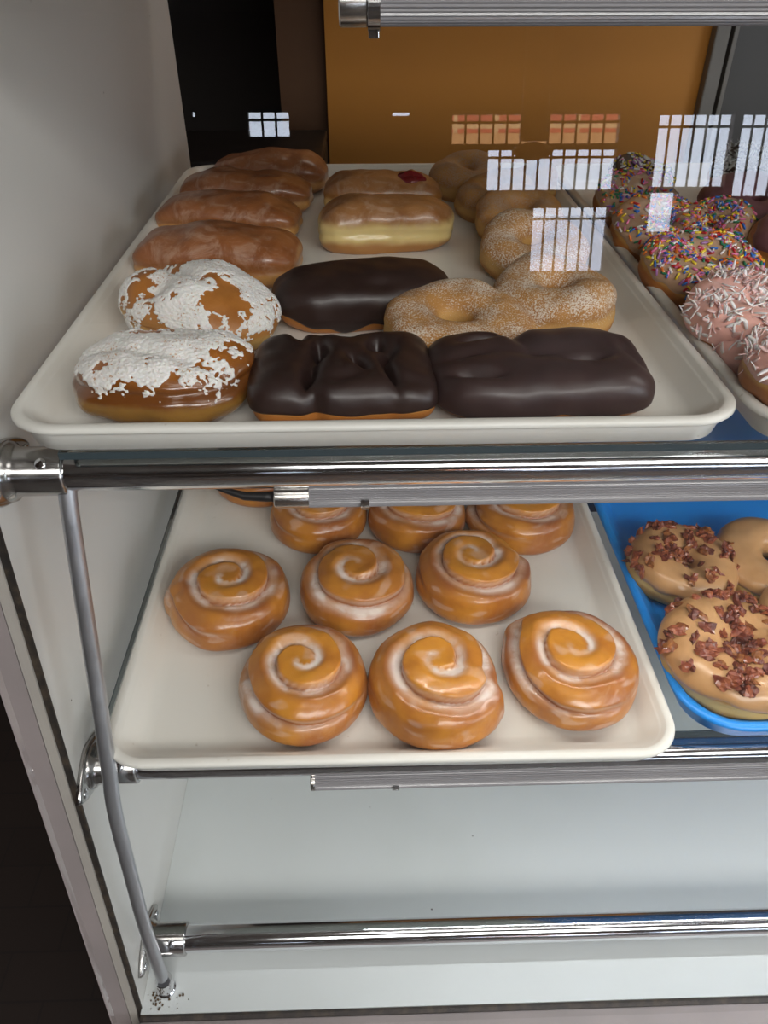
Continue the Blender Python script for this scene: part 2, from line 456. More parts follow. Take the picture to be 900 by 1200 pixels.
def make_choc(label, name, x, y, z, L, W, H, rot, seed, dents, edge, mat='choc', pxy=4.0, cat='pastry', drip=.004, lobes=(), n=84, front=0):
    t = thing(name, label, cat)
    def fn(p, w):
        q = p + w*(N(p.x, p.y, p.z, 24, seed)*.0028 + N(p.x, p.y, p.z, 60, seed+3)*.0009)
        up = sstep(-.1, .5, w.z)
        for dx, dy, dep, rx, ry, an in dents:
            ca, sa = math.cos(an), math.sin(an); ux = (p.x-dx)*ca+(p.y-dy)*sa; uy = -(p.x-dx)*sa+(p.y-dy)*ca
            q.z -= dep*math.exp(-(ux/rx)**2-(uy/ry)**2)*up
        for dx, a in lobes:     # notches in the outline at the back/front
            e = math.exp(-((p.x-dx)/.006)**2); q.y -= math.copysign(1, p.y)*e*a*abs(w.y)*.8
        q.z = max(q.z, 0); return q
    V, F = body(L/2, W/2, H, n, pxy, 2.9, .8, fn)
    obj('dough', pymesh('dough', V, F), M['chocdough'], t)
    holes = [d for d in dents if d[2] > .0125]
    def cover(p, n_):
        e = edge*H + N(p.x, p.y, 0, 45, seed+5)*drip*2 + N(p.x, p.y, 0, 16, seed+8)*drip*1.5 - front*max(0, -p.y/(W/2))*H
        s = sstep(e-.0015, e+.0035, p.z)
        for dx, dy, dep, rx, ry, an in holes:
            ca, sa = math.cos(an), math.sin(an); ux = (p.x-dx)*ca+(p.y-dy)*sa; uy = -(p.x-dx)*sa+(p.y-dy)*ca
            s = max(0, s-1.1*sstep(.62, .85, math.exp(-(ux/rx)**2-(uy/ry)**2)))
        
        return s
    def rf(p):
        return N(p.x, p.y, p.z, 70, seed+21)*.0007
    V2, F2 = shell(V, F, cover, .0017, .0014, rf)
    obj('chocolate_icing', pymesh('icing', V2, F2), M[mat], t)
    place(t, x, y, z, rot); return t

def ring_body(D, H, seed, hole=.010, lump=1.0, ov=1.0):
    rx = (D/2-hole)/2; R = hole+rx
    def fn(p, u, v):
        rad = Vector((math.cos(u), math.sin(u), 0)); w = rad*math.cos(v)+Vector((0, 0, 1))*math.sin(v)
        k = (N(p.x, p.y, p.z, 22, seed)*.0045 + N(p.x, p.y, p.z, 60, seed+2)*.0016)*lump
        q = p+w*k; s = math.exp(-((p.z-H*.45)/.004)**2)*(math.cos(v) > 0); q -= rad*s*.0013
        q.z += .0025*math.sin(2*u+seed)*(p.z/H)
        q.y *= ov
        q.z = max(0, q.z); return q
    return ring(R, rx, H, fn=fn)

def make_sugar(label, x, y, z, D, H, rot, seed, mat='sugar', hole=.010, ov=1.0):
    t = thing('sugar_doughnut', label, 'doughnut', group='sugared ring doughnuts on the upper tray')
    V, F = ring_body(D, H, seed, hole, 1.2, ov)
    obj('ring', pymesh('ring', V, F), M[mat], t)
    place(t, x, y, z, rot); return t

def make_iced(label, name, x, y, z, D, H, rot, seed, ice, topping=None, hole=.009, doughm='ringdough', edge=.5, group=None, count=150, bare=0, size=1.0):
    t = thing(name, label, 'doughnut', group=group)
    V, F = ring_body(D, H, seed, hole, 1.0)
    obj('ring', pymesh('ring', V, F), M[doughm], t)
    def cover(p, n):
        r = math.hypot(p.x, p.y); e = edge*H + (N(p.x, p.y, 0, 26, seed+5)*.010 + N(p.x, p.y, 0, 70, seed+6)*.004)*(r > D*.2)
        return sstep(e-.002, e+.0035, p.z)
    V2, F2 = shell(V, F, cover, .0016, .0013)
    obj('icing', pymesh('icing', V2, F2), M[ice], t)
    mid = D*.26
    if topping == 'sprinkles':
        test = lambda p, n, r: n[2] > .1 and r.random() < (1.0 if N(p[0], p[1], 0, 30, seed) > -.12 else .3)
        tag(obj('sprinkles', sprinkles(V2, F2, count, test, seed), SPR, t), kind='stuff')
    elif topping == 'bright sprinkles':
        test = lambda p, n, r: n[2] > .1
        tag(obj('sprinkles', sprinkles(V2, F2, count, test, seed, [0, 0, 0, 1, 2, 2, 7]), SPR, t), kind='stuff')
    elif topping == 'coconut':
        test = lambda p, n, r: n[2] > .0 and r.random() < (1.0 if N(p[0], p[1], 0, 36, seed) > -.05 else .22)
        ms = [M['greycoconut']] if ice == 'choc' else [M['coconut'], M['pinkcoconut']]
        tag(obj('coconut_shreds', shreds(V2, F2, count, test, seed, len(ms), size, (1,) if len(ms) == 1 else (3, 2)), ms, t), kind='stuff')
    elif topping == 'bacon':
        test = lambda p, n, r: n[2] > .05 and r.random() < (1.0 if N(p[0], p[1], 0, 40, seed) > -.08 else .2)
        tag(obj('bacon_bits', bacon_bits(V2, F2, count, test, seed, size), BAC, t, smooth=False), kind='stuff')
    place(t, x, y, z, rot); return t

def make_roll(label, x, y, z, D, H, rot, phi0, seed, turns=2.6, tail=.10, tail_at=0.0, lobe=None, ov=(1, 1.05), cen=(0, 0)):
    """spiral roll; phi0 rotates the spiral; tail is how far the outer end steps out"""
    t = thing('cinnamon_roll', label, 'pastry', group='glazed cinnamon rolls on the lower tray')
    nu, nv = 260, 130; R0 = D/2; V = []; G = []; B = []
    for j in range(nv+1):
        tt = (j/nv); th = PI*(tt**.92)
        for i in range(nu):
            ph = 2*PI*i/nu
            fr = ((ph-tail_at)/(2*PI)) % 1.0
            stepf = fr*(1-sstep(.95, 1.0, fr))                     # grows with angle, falls back at the outer end
            R = R0*(1-tail*.55+tail*stepf)*(1+.018*N(math.cos(ph), math.sin(ph), 0, 1.6, seed))
            lz = 1.0
            if lobe:
                dl = (ph-lobe[0]+PI) % (2*PI)-PI; k = math.exp(-(dl/lobe[1])**2); R *= 1+lobe[2]*k; lz = 1-.22*k*sstep(.75, .95, math.sin(min(th, PI/2)))
            s = math.sin(th); rho = s**.80 if th < PI/2 else s**.42 if s > 0 else 0
            cz = math.cos(th); zz = (abs(cz)**.88)*(1 if cz > 0 else -1)
            zf = .30+.70*zz if zz > 0 else .30+.32*zz
            zf = max(zf, 0)
            px = R*rho*math.cos(ph)*ov[0]; py = R*rho*math.sin(ph)*ov[1]; pz = H*zf*lz
            # spiral
            rn = rho+ .05*N(px, py, 0, 26, seed+4)
            u = rn*turns - ((ph-phi0)/(2*PI)); f = u % 1.0
            amp = sstep(.12, .36, rho)*(1 if th < PI/2 else 0)*(1-sstep(.90, 1.0, rho))
            bump = sstep(0, .45, f)*(1-sstep(.87, 1, f))
            crease = math.exp(-(f/.06)**2)+math.exp(-((1-f)/.05)**2)
            depth = .0082*(.55+.45*sstep(.2, .6, rho))
            dn = amp*(depth*(bump-.62) - .0016*crease)
            if lobe:
                dl = (ph-lobe[0]+PI) % (2*PI)-PI; k = math.exp(-(dl/(lobe[1]*1.2))**2); dn -= k*.006*math.exp(-((rho-.86)/.035)**2)*(th < PI/2)
            dn += N(px, py, pz, 40, seed+9)*.0016+N(px, py, pz, 95, seed+10)*.0006
            px += math.cos(ph)*s*dn*.6; py += math.sin(ph)*s*dn*.6; pz += max(cz, .25 if th < PI/2 else 0)*dn
            V.append(Vector((px, py, max(pz, 0))))
            g = math.exp(-((f-.13)/.13)**2)*(amp if rho > .3 else sstep(.02, .12, rho))*(.35+.65*sstep(-.25, .15, N(px, py, 0, 45, seed+20)))*1.15
            g += .35*amp*math.exp(-((f-.93)/.03)**2)
            g += .22*sstep(.28, .5, N(px, py, pz*3, 55, seed+30))*(th < 2.0)
            G.append(min(1, max(0, g)))
            b = amp*(.95*math.exp(-((f-.985)/.035)**2)+.85*math.exp(-(f/.045)**2)) + .5*math.exp(-((f-.34)/.16)**2)*amp*sstep(.35, .7, rho)
            b += .55*sstep(.5, .95, rho)*sstep(-.2, .35, N(px, py, pz, 30, seed+40)) + .45*(1-sstep(.0, .35, pz/H))
            B.append(min(1, max(0, b)))
    F = []
    for j in range(nv):
        for i in range(nu):
            a = j*nu+i; b = j*nu+(i+1) % nu; F.append((a, a+nu, b+nu, b))
    me = pymesh('roll', V, F, {'glaze': G, 'brown': B})
    obj('spiral_dough', me, M['roll'], t)
    place(t, x, y, z, rot); return t

# ------------------------------------------------------------------ trays
def rrect(w, d, r, inset, k=9):
    x1, y1 = w/2-inset, d/2-inset; r = max(.004, r-inset); pts = []
    for cx, cy, a0 in ((x1-r, y1-r, 0), (-x1+r, y1-r, PI/2), (-x1+r, -y1+r, PI), (x1-r, -y1+r, 1.5*PI)):
        for i in range(k+1):
            a = a0+PI/2*i/k; pts.append((cx+r*math.cos(a), cy+r*math.sin(a)))
    return pts
def make_tray(name, label, x, y, zrim, mat, w=.457, d=.664, rot=0, depth=.021, rad=.036, group=None):
    h = depth; prof = [(.0125, 0), (.0095, .0010), (.0060, h-.0075), (.0052, h-.0056), (.0012, h-.0048), (0, h-.0034), (.0004, h-.0014), (.002, h), (.0065, h), (.0082, h-.0008), (.0098, h-.0030),
            (.0112, h-.0036), (.0125, h-.0046), (.0215, .0068), (.026, .0040), (.034, .0032)]
    bm = bmesh.new(); loops = []
    for ins, z in prof: loops.append([bm.verts.new((px, py, z)) for px, py in rrect(w, d, rad, ins)])
    n = len(loops[0])
    for a, b in zip(loops, loops[1:]):
        for i in range(n): bm.faces.new((a[i], a[(i+1) % n], b[(i+1) % n], b[i]))
    bm.faces.new(loops[0][::-1]); bm.faces.new(loops[-1])
    bmesh.ops.recalc_face_normals(bm, faces=bm.faces)
    o = obj(name, bm, mat); m = o.modifiers.new('weld', 'EDGE_SPLIT'); m.split_angle = math.radians(70)
    o.location = (x, y, zrim-h); o.rotation_euler.z = rot
    return tag(o, label, 'tray', group)

ZU, ZL = -.233, -.506
make_tray('serving_tray', 'cream tray on the upper glass shelf holding bars, chocolate pastries and sugared rings', .0075, .7300, ZU, M['tray'])
make_tray('serving_tray', 'cream tray at the right edge of the upper shelf under sprinkled and pink doughnuts', .4680, .7230, ZU, M['tray'])
make_tray('serving_tray', 'cream tray on the lower shelf filled with glazed cinnamon rolls', .0185, .6890, ZL, M['tray'], rot=-.004)
make_tray('plastic_tray', 'bright blue plastic tray on the lower shelf with maple iced doughnuts', .4830, .7100, ZL+.001, M['bluetray'], depth=.0220, rad=.050)

# ------------------------------------------------------------------ pastries on the upper tray
zu = ZU-.021+.0033
gb = 'glazed long bars at the left of the upper tray'
make_bar('brown glazed bar at the very back of the left-hand column of bars', -.112, 1.006, zu, .140, .066, .044, (0, 0, -8), 1, group=gb)
make_bar('brown glazed bar second from the back in the left-hand column', -.131, .920, zu, .150, .066, .042, (0, 0, -4), 2, group=gb)
make_bar('brown glazed bar third from the back, between two others in the left column', -.138, .828, zu, .150, .068, .042, (0, 0, -5), 3, group=gb)
make_bar('brown glazed bar right behind the powdered doughnuts, frontmost of the left column', -.131, .703, zu, .152, .076, .045, (0, 0, -6), 4, group=gb)
make_bar('glazed bar with a red jelly spot on its top', .0245, .912, zu, .134, .064, .041, (0, 0, -3), 5, mat='jelbar', name='jelly_bar', jelly=True)
make_bar('pale-sided glazed bar in front of the jelly topped bar', .0240, .792, zu, .138, .068, .046, (0, 0, 0), 6, mat='palebar')
make_powdered('powdered doughnut with brown patches, lying behind the other powdered one', -.129, .572, zu, .130, .092, .051, (0, 4, -24), 11, 'powderdough', .42, fold=1)
make_powdered('powdered custard-filled doughnut in the front left corner of the upper tray', -.1300, .460, zu, .122, .084, .047, (0, 0, -4), 12, 'custard', .66)
make_choc('long chocolate iced bar with rounded ends behind the two blocky chocolate pastries', 'chocolate_bar', -.0005, .605, zu, .140, .074, .041, (0, 0, 8), 21,
          [(-.03, -.022, .0025, .02, .008, 0), (.01, -.026, .003, .016, .006, 0)], .30, pxy=2.9, drip=.005, front=.10)
make_choc('blocky chocolate iced pastry with deep dimples, front centre of the upper tray', 'chocolate_pastry', -.0140, .4630, zu, .118, .088, .036, (0, 0, 1), 22,
          [(-.0150, .010, .019, .0042, .0100, .15), (-.0215, -.026, .018, .0040, .0085, -.1), (-.019, -.006, .008, .007, .030, -.15), (.0110, -.012, .013, .0040, .0095, .55), (.0225, .014, .018, .0050, .0080, -.25),
           (.0300, -.024, .0125, .0035, .0120, .25), (.0300, .000, .009, .005, .014, -.2), (.003, .036, .007, .006, .008, 0), (-.030, .034, .008, .005, .012, .2), (.0, -.030, .004, .016, .006, .2), (.044, -.034, .003, .01, .006, 0)],
          .36, pxy=6.5, lobes=((-.0170, .006), (.031, .002)), drip=.0012, n=110)
make_choc('wide chocolate iced slab with shallow dimples at the front right of the upper tray', 'chocolate_pastry', .1150, .4640, zu, .142, .086, .036, (0, 0, 1), 23,
          [(-.036, .020, .0120, .011, .0045, .25), (-.044, -.026, .0115, .014, .0048, -.25), (.028, -.012, .0120, .012, .0055, .05), (-.012, .034, .007, .008, .014, 0), (-.045, -.002, .0040, .020, .006, .15), (.006, -.004, .0040, .030, .007, .05),
           (.060, .000, .003, .006, .02, .2), (-.010, .010, .0035, .006, .02, .4), (.05, .03, .003, .012, .006, 0)], .26, mat='choc2', pxy=5.2, drip=.0030, front=.08, n=100)
sg = [('cinnamon sugar ring doughnut farthest back, left of the other rings', .1255, .985, 0, .088, .038, (8, 0, 0), 31, 'sugar2'),
      ('cinnamon sugar ring doughnut second from the back', .1480, .893, .004, .088, .036, (12, -4, 0), 32, 'sugar2'),
      ('cinnamon sugar ring doughnut nearest the right rim, half behind the window reflection', .190, .935, .006, .078, .034, (8, -10, 0), 33, 'sugar2'),
      ('cinnamon sugar ring doughnut third from the front of the ring row', .1620, .810, .006, .094, .036, (13, 0, 0), 34, 'sugar2'),
      ('sugared ring doughnut partly hidden behind the large one near the right rim', .1580, .712, .006, .098, .037, (13, 0, 0), 35, 'sugar'),
      ('large sugared ring doughnut on the right, behind the chocolate slab', .1520, .590, .002, .101, .042, (5, -3, 10), 36, 'sugar'),
      ('large sugared ring doughnut touching the left one of the blocky chocolate pastries', .0695, .545, .002, .115, .034, (5, 3, -8), 37, 'sugar')]
for lb, x, y, dz, D, H, rt, sd, mt in sg:
    make_sugar(lb, x, y, zu+dz, D, H, rt, sd, mt, hole=.011 if sd > 35 else .008)

# pastries on the right-hand upper tray
gs = 'sprinkle topped doughnuts on the right-hand upper tray'
make_iced('doughnut with dark chocolate icing and bright sprinkles at the back of the right tray', 'sprinkle_doughnut', .3330, .962, zu+.004, .080, .034, (10, 0, 0), 41, 'choc', 'bright sprinkles', group=gs, count=300)
make_iced('pale iced sprinkle doughnut just before the dark chocolate sprinkled one', 'sprinkle_doughnut', .2960, .858, zu+.005, .092, .036, (14, 5, 0), 42, 'tan', 'sprinkles', group=gs, count=340)
make_iced('pale iced sprinkle doughnut leaning on the tray rim beside the sugared rings', 'sprinkle_doughnut', .2840, .745, zu+.006, .098, .036, (14, 8, 0), 43, 'tan', 'sprinkles', group=gs, count=560)
make_iced('sprinkle doughnut tilted up beside the dusky purple iced ones', 'sprinkle_doughnut', .3300, .738, zu+.012, .074, .034, (24, -6, 0), 45, 'tan', 'sprinkles', group=gs, count=300)
make_iced('thickly sprinkled pale iced doughnut directly behind the pink coconut doughnuts', 'sprinkle_doughnut', .2870, .640, zu+.006, .102, .036, (12, 7, 0), 44, 'tan', 'sprinkles', group=gs, count=720)
make_iced('dusky purple iced doughnut behind the other purple one on the right tray', 'purple_iced_doughnut', .3900, .785, zu+.016, .104, .040, (14, -6, 0), 46, 'purple', group='purple iced doughnuts', hole=.004, edge=.62)
make_iced('dusky purple iced doughnut in front, right of the sprinkled ones', 'purple_iced_doughnut', .4020, .683, zu+.012, .110, .038, (12, -4, 0), 47, 'purple', group='purple iced doughnuts', hole=.005, edge=.62)
make_iced('dark chocolate doughnut heaped with pale coconut shreds at the back right', 'coconut_doughnut', .4520, .940, zu+.012, .090, .036, (12, 0, 0), 48, 'choc', 'coconut', count=800, size=1.3)
make_iced('pink iced coconut doughnut lying just in front of the sprinkle doughnuts', 'pink_coconut_doughnut', .2920, .532, zu+.010, .112, .034, (10, 5, 0), 49, 'pink', 'coconut', group='pink coconut doughnuts', count=1000, edge=.30, size=1.3)
make_iced('pink iced coconut doughnut mostly hidden between the two other pink ones', 'pink_coconut_doughnut', .2840, .490, zu+.001, .078, .026, (8, 6, 0), 50, 'pink', 'coconut', group='pink coconut doughnuts', count=500, edge=.3, size=1.3)
make_iced('pink iced coconut doughnut nearest the front corner at the right edge', 'pink_coconut_doughnut', .2980, .437, zu+.008, .114, .038, (2, 5, 0), 51, 'pink', 'coconut', group='pink coconut doughnuts', count=1100, edge=.50, size=1.35)

# cinnamon rolls: lower tray
zl = ZL-.021+.0033
R_ = math.radians
make_roll('brownish cinnamon roll farthest left, middle row of the cream tray', -.1330, .5420, zl, .118, 0.047, (0, 0, 0), R_(150), 61, 2.3, .10, R_(200))
make_roll('golden cinnamon roll in the middle row with a white hook of glaze', -.0120, .5550, zl, .112, 0.047, (0, 0, 0), R_(40), 62, 2.1, .08, R_(140))
make_roll('cinnamon roll in the middle row, right, with an open gap beside its centre', .1020, .5680, zl, .112, 0.049, (0, 0, 0), R_(20), 63, 2.5, .12, R_(20))
make_roll('cinnamon roll at the front left with a bulging outer coil behind it', -.0560, .4340, zl, .109, 0.050, (0, 0, 0), R_(205), 64, 2.35, .10, R_(150), lobe=(R_(155), .55, .12))
make_roll('cinnamon roll at the front centre with a loose end on its right side', .0560, .4330, zl, .116, 0.051, (0, 0, 0), R_(110), 65, 2.2, .16, R_(-12))
make_roll('cinnamon roll at the front right with thick white glaze and a split centre', .1730, .4440, zl, .114, 0.049, (0, 0, 0), R_(170), 66, 2.4, .10, R_(150), lobe=(R_(140), .6, .16))
make_roll('cinnamon roll in the back row half behind the light bar, left', -.0540, .6730, zl, .106, 0.047, (0, 0, 0), R_(100), 67, 2.4, .08, R_(100))
make_roll('cinnamon roll in the back row half behind the light bar, centre', .0535, .6720, zl, .106, 0.047, (0, 0, 0), R_(10), 68, 2.4, .08, R_(30))
make_roll('cinnamon roll in the back row half behind the light bar, right', .1680, .6680, zl, .114, 0.049, (0, 0, 0), R_(70), 69, 2.5, .10, R_(80), lobe=(R_(170), .5, .1))
make_roll('cinnamon roll of which only a sliver shows under the chrome rail, left of the cable', -.1230, .7600, zl, .112, 0.047, (0, 0, 0), R_(0), 70, 2.4, .08, 0)
# blue tray
gm = 'maple iced doughnuts on the blue tray'
make_iced('maple iced doughnut with bacon pieces, the rear one of the two', 'maple_bacon_doughnut', .3110, .5730, zl+.003, .106, .040, (4, 4, 20), 71, 'maple', 'bacon', doughm='bacondough', group='bacon topped maple doughnuts', count=80, edge=.46, size=1.1)
make_iced('maple iced doughnut with bacon pieces in the front corner of the blue tray', 'maple_bacon_doughnut', .3180, .4530, zl+.006, .128, .044, (3, 0, 0), 72, 'maple', 'bacon', doughm='bacondough', group='bacon topped maple doughnuts', count=125, edge=.46, size=1.25)
make_iced('plain maple iced ring doughnut beside the rear bacon one', 'maple_doughnut', .4060, .5800, zl+.004, .112, .038, (6, 0, 0), 73, 'maple', hole=.013, doughm='bacondough', group=gm, edge=.42)
make_iced('plain maple iced doughnut cut off by the picture edge', 'maple_doughnut', .4180, .4950, zl+.001, .108, .036, (4, 0, 0), 74, 'maple', hole=.012, doughm='bacondough', group=gm, edge=.42)

# ------------------------------------------------------------------ the display case
WX = -.237; XR = 1.45
case = thing('display_case', 'white glass-fronted bakery display case with chrome rails holding the trays', 'display case')
def ey(z): return .4345+.12*(z)      # front edge of the end panels (leans back towards the top)
ZB, ZT, YB = -.87, .42, 1.152
def end_panel(x0, x1):
    bm = bmesh.new(); prism_x(bm, [(ey(-1.5), -1.5), (ey(ZT), ZT), (YB, ZT), (YB, -1.5)], x0, x1); return bm
obj('end_panel', end_panel(WX-.031, WX), M['panel'], case, smooth=False)
obj('end_panel', end_panel(XR, XR+.031), M['panel'], case, smooth=False)
# front edging of the end panel: seam, narrow cream strip, wide pinkish strip
def edge_strip(name, x0, x1, d0, d1, mat):
    bm = bmesh.new(); zt, zb = ZT, -1.49
    prism_x(bm, [(ey(zb)-d1, zb), (ey(zt)-d1, zt), (ey(zt)-d0, zt), (ey(zb)-d0, zb)], x0, x1); obj(name, bm, mat, case, smooth=False)
edge_strip('edge_seam', WX-.0045, WX+.0006, .0002, .0022, M['seam'])
edge_strip('edge_trim', WX-.0122, WX-.0047, .0002, .0040, M['trim2'])
edge_strip('edge_trim', WX-.0330, WX-.0129, .0002, .0040, M['trim'])
obj('deck', box((WX+.0002, .3235, ZB-.02), (XR-.0002, YB, ZB)), M['deck'], case, smooth=False)
obj('deck_seam', box((WX+.0002, .3172, ZB-.02), (XR-.0002, .3232, ZB-.0012)), M['seam'], case, smooth=False)
obj('front_sill', box((WX+.0002, .250, ZB-.06), (XR-.0002, .3169, ZB-.0004), .002), M['trim'], case)
obj('base_panel', box((WX+.0002, .275, -1.49), (XR-.0002, .3169, ZB-.0605)), M['trim'], case, smooth=False)
obj('top_panel', box((WX-.031, ey(ZT)-.03, ZT+.0004), (XR+.031, YB, ZT+.03)), M['panel'], case, smooth=False)
# front glass: sits on the sill and leans back
def gy(z): return .357+.12*(z+.27)
bm = bmesh.new(); prism_x(bm, [(gy(ZB)-.003, ZB), (gy(ZT)-.003, ZT), (gy(ZT)+.003, ZT), (gy(ZB)+.003, ZB)], WX-.004, XR+.004)
obj('front_glass', bm, M['glass'], case, smooth=False)

RAILS = [(.425, -.2800, .0135), (.395, -.5560, .0125), (.380, -.8350, .0135), (.440, .012, .0125)]
for (ry, rz, rr) in RAILS:
    bm = bmesh.new(); add_lathe(bm, [(0, rr), (XR-WX-.004, rr)], (WX+.002, ry, rz), (1, 0, 0), 48)
    rail = obj('rail', bm, M['chrome'], case); m = rail.modifiers.new('s', 'EDGE_SPLIT')
    # collar + oval wall flange
    bm = bmesh.new(); rc = rr+.0028
    add_lathe(bm, [(.0045, rc+.004), (.007, rc+.0035), (.009, rc+.0012), (.012, rc), (.0415, rc), (.0425, rc-.0004), (.043, rc-.0015), (.043, rr+.0002)], (WX, ry, rz), (1, 0, 0), 48)
    co_ = obj('collar', bm, M['nickel'], case); co_.modifiers.new('s', 'EDGE_SPLIT').split_angle = R_(50)
    bm = bmesh.new(); loops = []
    for dx, sc in ((.0003, 1), (.003, 1), (.0045, .96), (.0052, .88)):
        L = []
        for i in range(48):
            a = 2*PI*i/48; ca_, sa_ = abs(math.cos(a)), abs(math.sin(a)); k = (ca_**1.35+sa_**1.35)**(-1/1.35); w = .037*sc*k; h = .0215*sc*k
            L.append(bm.verts.new((WX+dx, ry+w*math.cos(a), rz+h*math.sin(a))))
        loops.append(L)
    for a, b in zip(loops, loops[1:]):
        for i in range(48): bm.faces.new((a[i], a[(i+1) % 48], b[(i+1) % 48], b[i]))
    bm.faces.new(loops[-1]); bm.faces.new(loops[0][::-1]); bmesh.ops.recalc_face_normals(bm, faces=bm.faces)
    fl = obj('wall_flange', bm, M['nickel'], case)
    for s in (-1, 1):
        bm = bmesh.new(); add_lathe(bm, [(0, .0042), (.001, .0040), (.0019, .0028), (.0021, .0009), (.0014, .0006)], (WX+.0050, ry+s*.0265, rz), (1, 0, 0), 20)
        obj('screw', bm, M['chrome'], fl)
    bm = bmesh.new(); add_lathe(bm, [(-.0015, .0042), (.0008, .0040), (.0014, .003)], (WX+.030, ry-.45*rc*.0-.0098, rz+rc*.72), (0, -.66, .75), 20)
    obj('set_screw', bm, M['chrome'], co_)

# bent support rod from the upper rail down to the deck
pts = [(-.1955, .4180, -.2830), (-.196, .4200, -.2850), (-.197, .4142, -.3045), (-.199, .3989, -.3685), (-.2015, .3840, -.4397), (-.203, .3750, -.4781), (-.205, .3653, -.5233),
       (-.207, .3565, -.5657), (-.209, .3502, -.6425), (-.212, .3455, -.7352), (-.2145, .3458, -.8407)]
bm = bmesh.new(); add_tube(bm, pts[1:], .0060, 24, 8); obj('support_rod', bm, M['satin'], case).modifiers.new('s', 'EDGE_SPLIT')
bm = bmesh.new(); add_lathe(bm, [(0, .0098), (.003, .0098), (.0045, .0084), (.022, .0084), (.023, .0078), (.023, .0064)], (-.2150, .3462, ZB+.0003), (.03, 0, 1), 28)
obj('rod_socket', bm, M['chrome'], case).modifiers.new('s', 'EDGE_SPLIT')
# a little rust and crumbs round the socket
bm = bmesh.new(); rr_ = random.Random(3)
for i in range(34):
    a = rr_.uniform(PI, 1.9*PI); d = rr_.uniform(.011, .034)**1; s = rr_.uniform(.0005, .0014)
    p = Vector((-.2140+d*math.cos(a)*.8, .346+d*math.sin(a)*.7, ZB+s*.45))
    if p.x < WX+.003 or p.y < .326: continue
    res = bmesh.ops.create_icosphere(bm, subdivisions=1, radius=s, matrix=Matrix.Translation(p))
    for v in res['verts']: v.co += Vector((rr_.uniform(-1, 1), rr_.uniform(-1, 1), 0))*s*.35
tag(obj('crumbs', bm, simple('rusty crumbs', (.09, .05, .02, 1), .9)), 'brown crumbs and rust specks around the foot of the support rod', 'crumbs', kind='stuff')

# glass shelves
def glass_shelf(label, z1, y0, y1, th, xs_):
    t = thing('glass_shelf', label, 'shelf', (0, 0, z1-th))
    obj('glass_plate', box((xs_+.001, y0, 0), (XR-.004, y1, th)), M['shelfglass'], t, smooth=False)
    bm = bmesh.new(); add_box(bm, (xs_, y0, .0004), (xs_+.0009, y1, th-.0004)); add_box(bm, (xs_, y0-.001, .0004), (XR-.004, y0-.0001, th-.0004))
    tag(obj('polished_edge', bm, M['glassedge'], t, smooth=False), 'green polished glass edge')
glass_shelf('clear glass shelf under the upper trays', ZU-.0212, .407, 1.10, .0056, -.1900)
glass_shelf('clear glass shelf under the cinnamon roll tray and blue tray', ZL-.0213, .395, 1.10, .0085, -.2240)
# bracket bars the shelf glass rests on further back (chrome rails at the rear)
for (ry, rz) in ((1.085, -.2725), (1.085, -.5480)):
    bm = bmesh.new(); add_lathe(bm, [(0, .0118), (XR-WX-.004, .0118)], (WX+.002, ry, rz), (1, 0, 0), 32); obj('rail', bm, M['chrome'], case)

glass_shelf('clear glass shelf of the top tier, above the picture', .0335, .432, 1.10, .0060, -.2215)
make_tray('serving_tray', 'unseen cream tray added on the top shelf to shade the left upper tray', .0075, .765, .0560, M['tray'])  # top-tier trays are added out of view to shade the upper shelf
make_tray('serving_tray', 'unseen cream tray added on the top shelf to shade the sprinkled doughnuts', .4690, .765, .0560, M['tray'])
make_tray('serving_tray', 'unseen cream tray added for shade on the top shelf, farthest right', .9310, .765, .0560, M['tray'])
